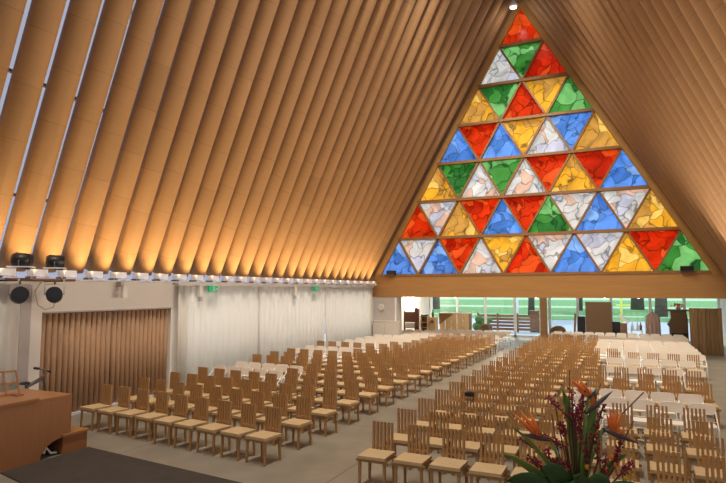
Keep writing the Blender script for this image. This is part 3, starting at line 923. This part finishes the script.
# lectern with white sloping top
t = thing('lectern', 'brown lectern with a white sloping top beside the brown board', 'lectern', (4.42, 33.2, 0))
MB().box((-.16, -.15, 0), (.16, .15, 1.25)).build('column', 'red wood', t, bevel=.01)
rotm = Matrix.Rotation(R(38), 3, 'Y')
MB().box((-.30, -.25, 1.42), (.30, .25, 1.56), rotm, (0, 0, 1.49)).build('top', 'paper', t)
MB().box((-.3, -.25, 0), (.3, .25, .05)).build('base', 'dark wood', t)
t = thing('bottle_table', 'small white table with bottles between lectern and robe', 'table', (5.02, 33.2, 0))
MB().box((-.3, -.25, .88), (.3, .25, .92)).build('table_top', 'paper', t)
for sx in (-.25, .25):
    for sy in (-.2, .2): MB().box((sx - .02, sy - .02, 0), (sx + .02, sy + .02, .88)).build('leg', 'white frame', t)
for dx, mt, lab in ((-.2, 'paper', 'white bottle on the small white table'), (.05, 'paper', 'tall white bottle at the centre of the small table'), (.2, 'red wood', 'brown bottle on the small white table')):
    o = MB().lathe([(.06, 0), (.065, .22), (.025, .3), (.025, .4)], 12).build('bottle', mt, loc=(5.02 + dx, 33.2, .92)); tag(o, lab, 'bottle', 'bottles on the small table')
# robe on a stand
t = thing('coat_stand', 'dark upright stand that carries the brown robe', 'stand', (5.8, 33.5, 0))
MB().tube([(0, .12, 0), (0, .12, 2.0)], .02, n=8).build('pole', 'black', t)
MB().box((-.25, -.1, 0), (.25, .3, .03)).build('base', 'black', t)
MB().tube([(-.38, .03, 1.55), (0, .08, 1.85), (.38, .03, 1.55)], .02, n=8).build('hanger', 'dark wood', t)
m = MB(); n = 24; rings = []
for z, w_, d_ in ((.55, .36, .15), (1.0, .35, .14), (1.45, .34, .12), (1.7, .26, .10), (1.82, .10, .07)):
    rings.append([m.bm.verts.new((w_ * math.cos(2 * math.pi * k / n) * (1 + .05 * (k % 2)), d_ * math.sin(2 * math.pi * k / n) * (1 + .25 * (k % 2)), z)) for k in range(n)])
for a, b in zip(rings, rings[1:]):
    for k in range(n): m.bm.faces.new((a[k], a[(k + 1) % n], b[(k + 1) % n], b[k]))
m.bm.faces.new(rings[0][::-1]); m.bm.faces.new(rings[-1])
o = m.build('robe', 'robe', loc=(5.8, 33.35, 0)); tag(o, 'brown robe hanging on a dark stand before the glass', 'robe')
# pulpit-like carved cabinet
t = thing('carved_pulpit', 'dark carved wooden pulpit with stepped top beside the oak screen', 'pulpit', (6.95, 34.0, 0))
m = MB()
m.prism([(-.50, 0), (-.50, .35), (-.36, .5), (-.36, 1.05), (-.46, 1.2), (-.28, 1.55), (-.30, 1.9), (.42, 1.9), (.48, 1.5), (.48, 0)], 'y', -.3, .3)
m.build('body', 'dark wood', t)
MB().box((-.58, -.36, 1.9), (.58, .36, 1.99)).build('cornice', 'dark wood', t, bevel=.02)
MB().box((-.80, -.40, 1.93), (-.2, -.37, 1.99)).build('book_rest', 'mullion', t)
MB().box((-.25, -.33, 1.0), (.4, -.30, 1.8)).build('front_panel', 'board brown', t, bevel=.01)
MB().box((-.3, -.32, .55), (.45, -.30, .78)).build('recess', 'black', t)
t = thing('flower_bowl', 'red and white flowers on top of the dark pulpit', 'flowers', (7.05, 34.05, 1.992))
MB().lathe([(.08, 0), (.14, .08), (.16, .1)], 16).build('bowl', 'ceramic', t)
m = MB(); rr = random.Random(2)
for q in range(10): m.sphere((rr.uniform(-.18, .18), rr.uniform(-.1, .1), .14 + rr.uniform(0, .18)), .06, 1)
m.build('red_blooms', 'rose red', t)
m = MB()
for q in range(8): m.sphere((rr.choice((-1, 1)) * rr.uniform(.15, .32), rr.uniform(-.1, .1), .14 + rr.uniform(0, .15)), .055, 1)
m.build('white_blooms', 'paper', t)
# oak folding screen
t = thing('folding_screen', 'brown oak folding screen of upright boards on the bare-wall side', 'screen', (7.22, 30.6, 0), R(4))
for k in range(8):
    x0 = k * .165
    m = MB().box((x0 + .004, -.03 - (.03 if k % 2 else 0), 0), (x0 + .161, .03, 2.16)); m.build('screen_board', 'fold oak', t, bevel=.008)

# ceiling lamps of the foyer; all but the counter one are added fill
for i, (x, y, p, lab) in enumerate(((-6.9, 33.6, 260, 'foyer ceiling lamp above the reception counter'), (-1.5, 31, 110, 'added foyer fill lamp above the aisle'),
                         (3.2, 30.5, 90, 'added foyer fill lamp before the brown board'), (5.4, 29.0, 60, 'added foyer fill lamp between the brown board and the oak screen'))):
    t = thing('ceiling_lamp', lab, 'light', (x, y, 2.72), 0, 'foyer ceiling lamps')
    MB().lathe([(.16, -.06), (.18, 0)], 16).build('housing', 'white metal', t)
    MB().lathe([(.13, -.07), (.13, -.06)], 16).build('lens', 'lamp white', t)
    lamp('POINT', 'foyer_lamp', (x, y, 2.5), (0, 0, 0), p, (1, .92, .8), t, shadow_soft_size=.12)

# ------------------------------------------------------------------ flower arrangement near the camera
FX, FY, FZ = 4.28, 3.45, 1.93
t = thing('flower_pedestal', 'pale pedestal carrying the tall flower arrangement', 'pedestal', (FX, FY, 0))
MB().box((-.18, -.18, 0), (.18, .18, 1.30)).build('shaft', 'ceramic', t, bevel=.01)
MB().box((-.22, -.22, 1.30), (.22, .22, 1.34)).build('top', 'ceramic', t, bevel=.01)
t = thing('flower_arrangement', 'tall arrangement of orange bird-of-paradise, red sprays and green blades', 'flowers', (FX, FY, 1.34))
MB().lathe([(.07, 0), (.13, .1), (.14, .25), (.09, .36), (.1, .40)], 24).build('vase', 'ceramic', t)
fwd = Vector((-math.sin(R(24.75)), math.cos(R(24.75)), 0)); rgt = Vector((math.cos(R(24.75)), math.sin(R(24.75)), 0))
def LP(u, v, w=0):
    """u across the arrangement, v above 1.93 m, w away; local to the vase"""
    p = rgt * u + fwd * w; return Vector((p.x, p.y, FZ + v - 1.34))
BASE = Vector((0, 0, .38))
def blade(p0, p1, p2, w, mat, name='leaf_blade'):
    m = MB(); n = 10; L_ = []; prevn = rgt
    for k in range(n + 1):
        s = k / n
        c = Vector(p0) * (1 - s) ** 2 + Vector(p1) * 2 * s * (1 - s) + Vector(p2) * s * s
        ww = w * math.sin(math.pi * min(1, .12 + s * .88)) ** .6 if s < 1 else .002
        tang = ((Vector(p1) - Vector(p0)) * (1 - s) + (Vector(p2) - Vector(p1)) * s).normalized()
        side = tang.cross(fwd).normalized()
        L_.append([m.bm.verts.new(c + side * ww), m.bm.verts.new(c - fwd * (-.012)), m.bm.verts.new(c - side * ww)])
    for a, b in zip(L_, L_[1:]):
        for j in range(2):
            f = m.bm.faces.new((a[j], a[j + 1], b[j + 1], b[j])); f.smooth = True
    o = m.build(name, mat, t)
    md = o.modifiers.new('s', 'SOLIDIFY'); md.thickness = .003
    return o
S = 3.55 / 567.0            # metres per photo pixel at the flowers
def px(x, y, w=0): return LP((x - 566) * S, (480 - y) * S, w)
blade(BASE, px(567, 440), px(555, 401), .028, 'leaf')
blade(BASE, px(580, 440), px(585, 401), .026, 'leaf')
blade(BASE, px(585, 470), px(611, 459), .027, 'leaf')
blade(BASE, px(545, 478), px(500, 458), .025, 'leaf pale')
blade(BASE, px(540, 455, -.05), px(504, 431, -.05), .012, 'leaf pale')
for q in ((500, 478, .05), (530, 470, .055), (620, 486, .05), (590, 480, .06), (560, 478, .06), (545, 490, .07)):
    blade(BASE, px((q[0] + 566) / 2, q[1] - 8, -.05), px(q[0], q[1], -.08), q[2], 'leaf dark', 'broad_leaf')
def stem(pts, r=.006, mat='stem', name='stem'):
    return MB().tube(pts, r, n=6).build(name, mat, t)
def bird(base, tip, spikes):
    stem([BASE, (BASE + base) / 2 + Vector((0, 0, .05)), base], .008, 'leaf')
    h = MB(); h.tube([base, base.lerp(tip, .35), base.lerp(tip, .7), tip], .02, n=8, radii=[.008, .016, .011, .0015])
    ho = h.build('beak', 'petal purple', t)
    for s in spikes:
        p = MB(); a = base.lerp(tip, .3); e_ = Vector(s)
        p.tube([a, a.lerp(e_, .4), e_], .012, n=6, radii=[.008, .016, .0015])
        p.build('petal', 'petal orange', ho)
bird(px(543, 447), px(516, 441), [px(510, 423), px(516, 420), px(525, 422), px(514, 428)])
bird(px(590, 437), px(622, 450), [px(597, 418), px(602, 420), px(608, 421), px(612, 438), px(594, 424)])
bird(px(578, 410), px(584, 404), [px(562, 392), px(564, 396), px(571, 393), px(567, 402)])
bird(px(575, 424), px(600, 404), [px(598, 462), px(592, 468)][:0] or [px(580, 400)])
rr = random.Random(11)
def spray(a, b, n=42):
    stem([BASE, a, b], .005)
    m = MB()
    for k in range(n):
        c = a.lerp(b, k / n) + Vector((rr.uniform(-1, 1), rr.uniform(-1, 1), rr.uniform(-1, 1))) * .018
        m.sphere(c, rr.uniform(.004, .009), 1)
    m.build('berry_spray', 'berry', t)
for a, b in ((px(565, 440), px(563, 402)), (px(563, 430), px(541, 409)), (px(550, 468), px(517, 446)), (px(556, 452), px(530, 440)),
             (px(580, 450), px(592, 415)), (px(572, 460), px(568, 425)), (px(600, 470), px(606, 445)), (px(575, 475), px(575, 440)),
             (px(590, 478), px(592, 460)), (px(566, 425), px(572, 415)), (px(535, 470), px(524, 462)), (px(560, 470), px(548, 462)), (px(585, 465), px(583, 432)), (px(556, 440), px(552, 432)), (px(605, 476), px(616, 466)), (px(570, 440), px(574, 405)), (px(545, 474), px(540, 455))):
    spray(a, b)
for a, b in ((px(580, 450), px(628, 405)), (px(572, 440), px(590, 397)), (px(560, 440), px(562, 385)), (px(548, 450), px(545, 424)), (px(552, 440), px(548, 415)), (px(598, 465), px(618, 430))):
    stem([BASE, a, b], .0035, 'stem', 'twig')
for q in ((552, 424), (608, 480), (575, 470), (614, 478)):
    MB().sphere(px(*q), .015, 2, (1, 1, 1.2)).build('yellow_bloom', 'petal yellow', t)
for q in ((597, 462), (600, 468), (592, 472)):
    MB().sphere(px(*q), .011, 2, (1, 1, 1.5)).build('orange_bud', 'petal orange', t)

bpy.context.view_layer.update()
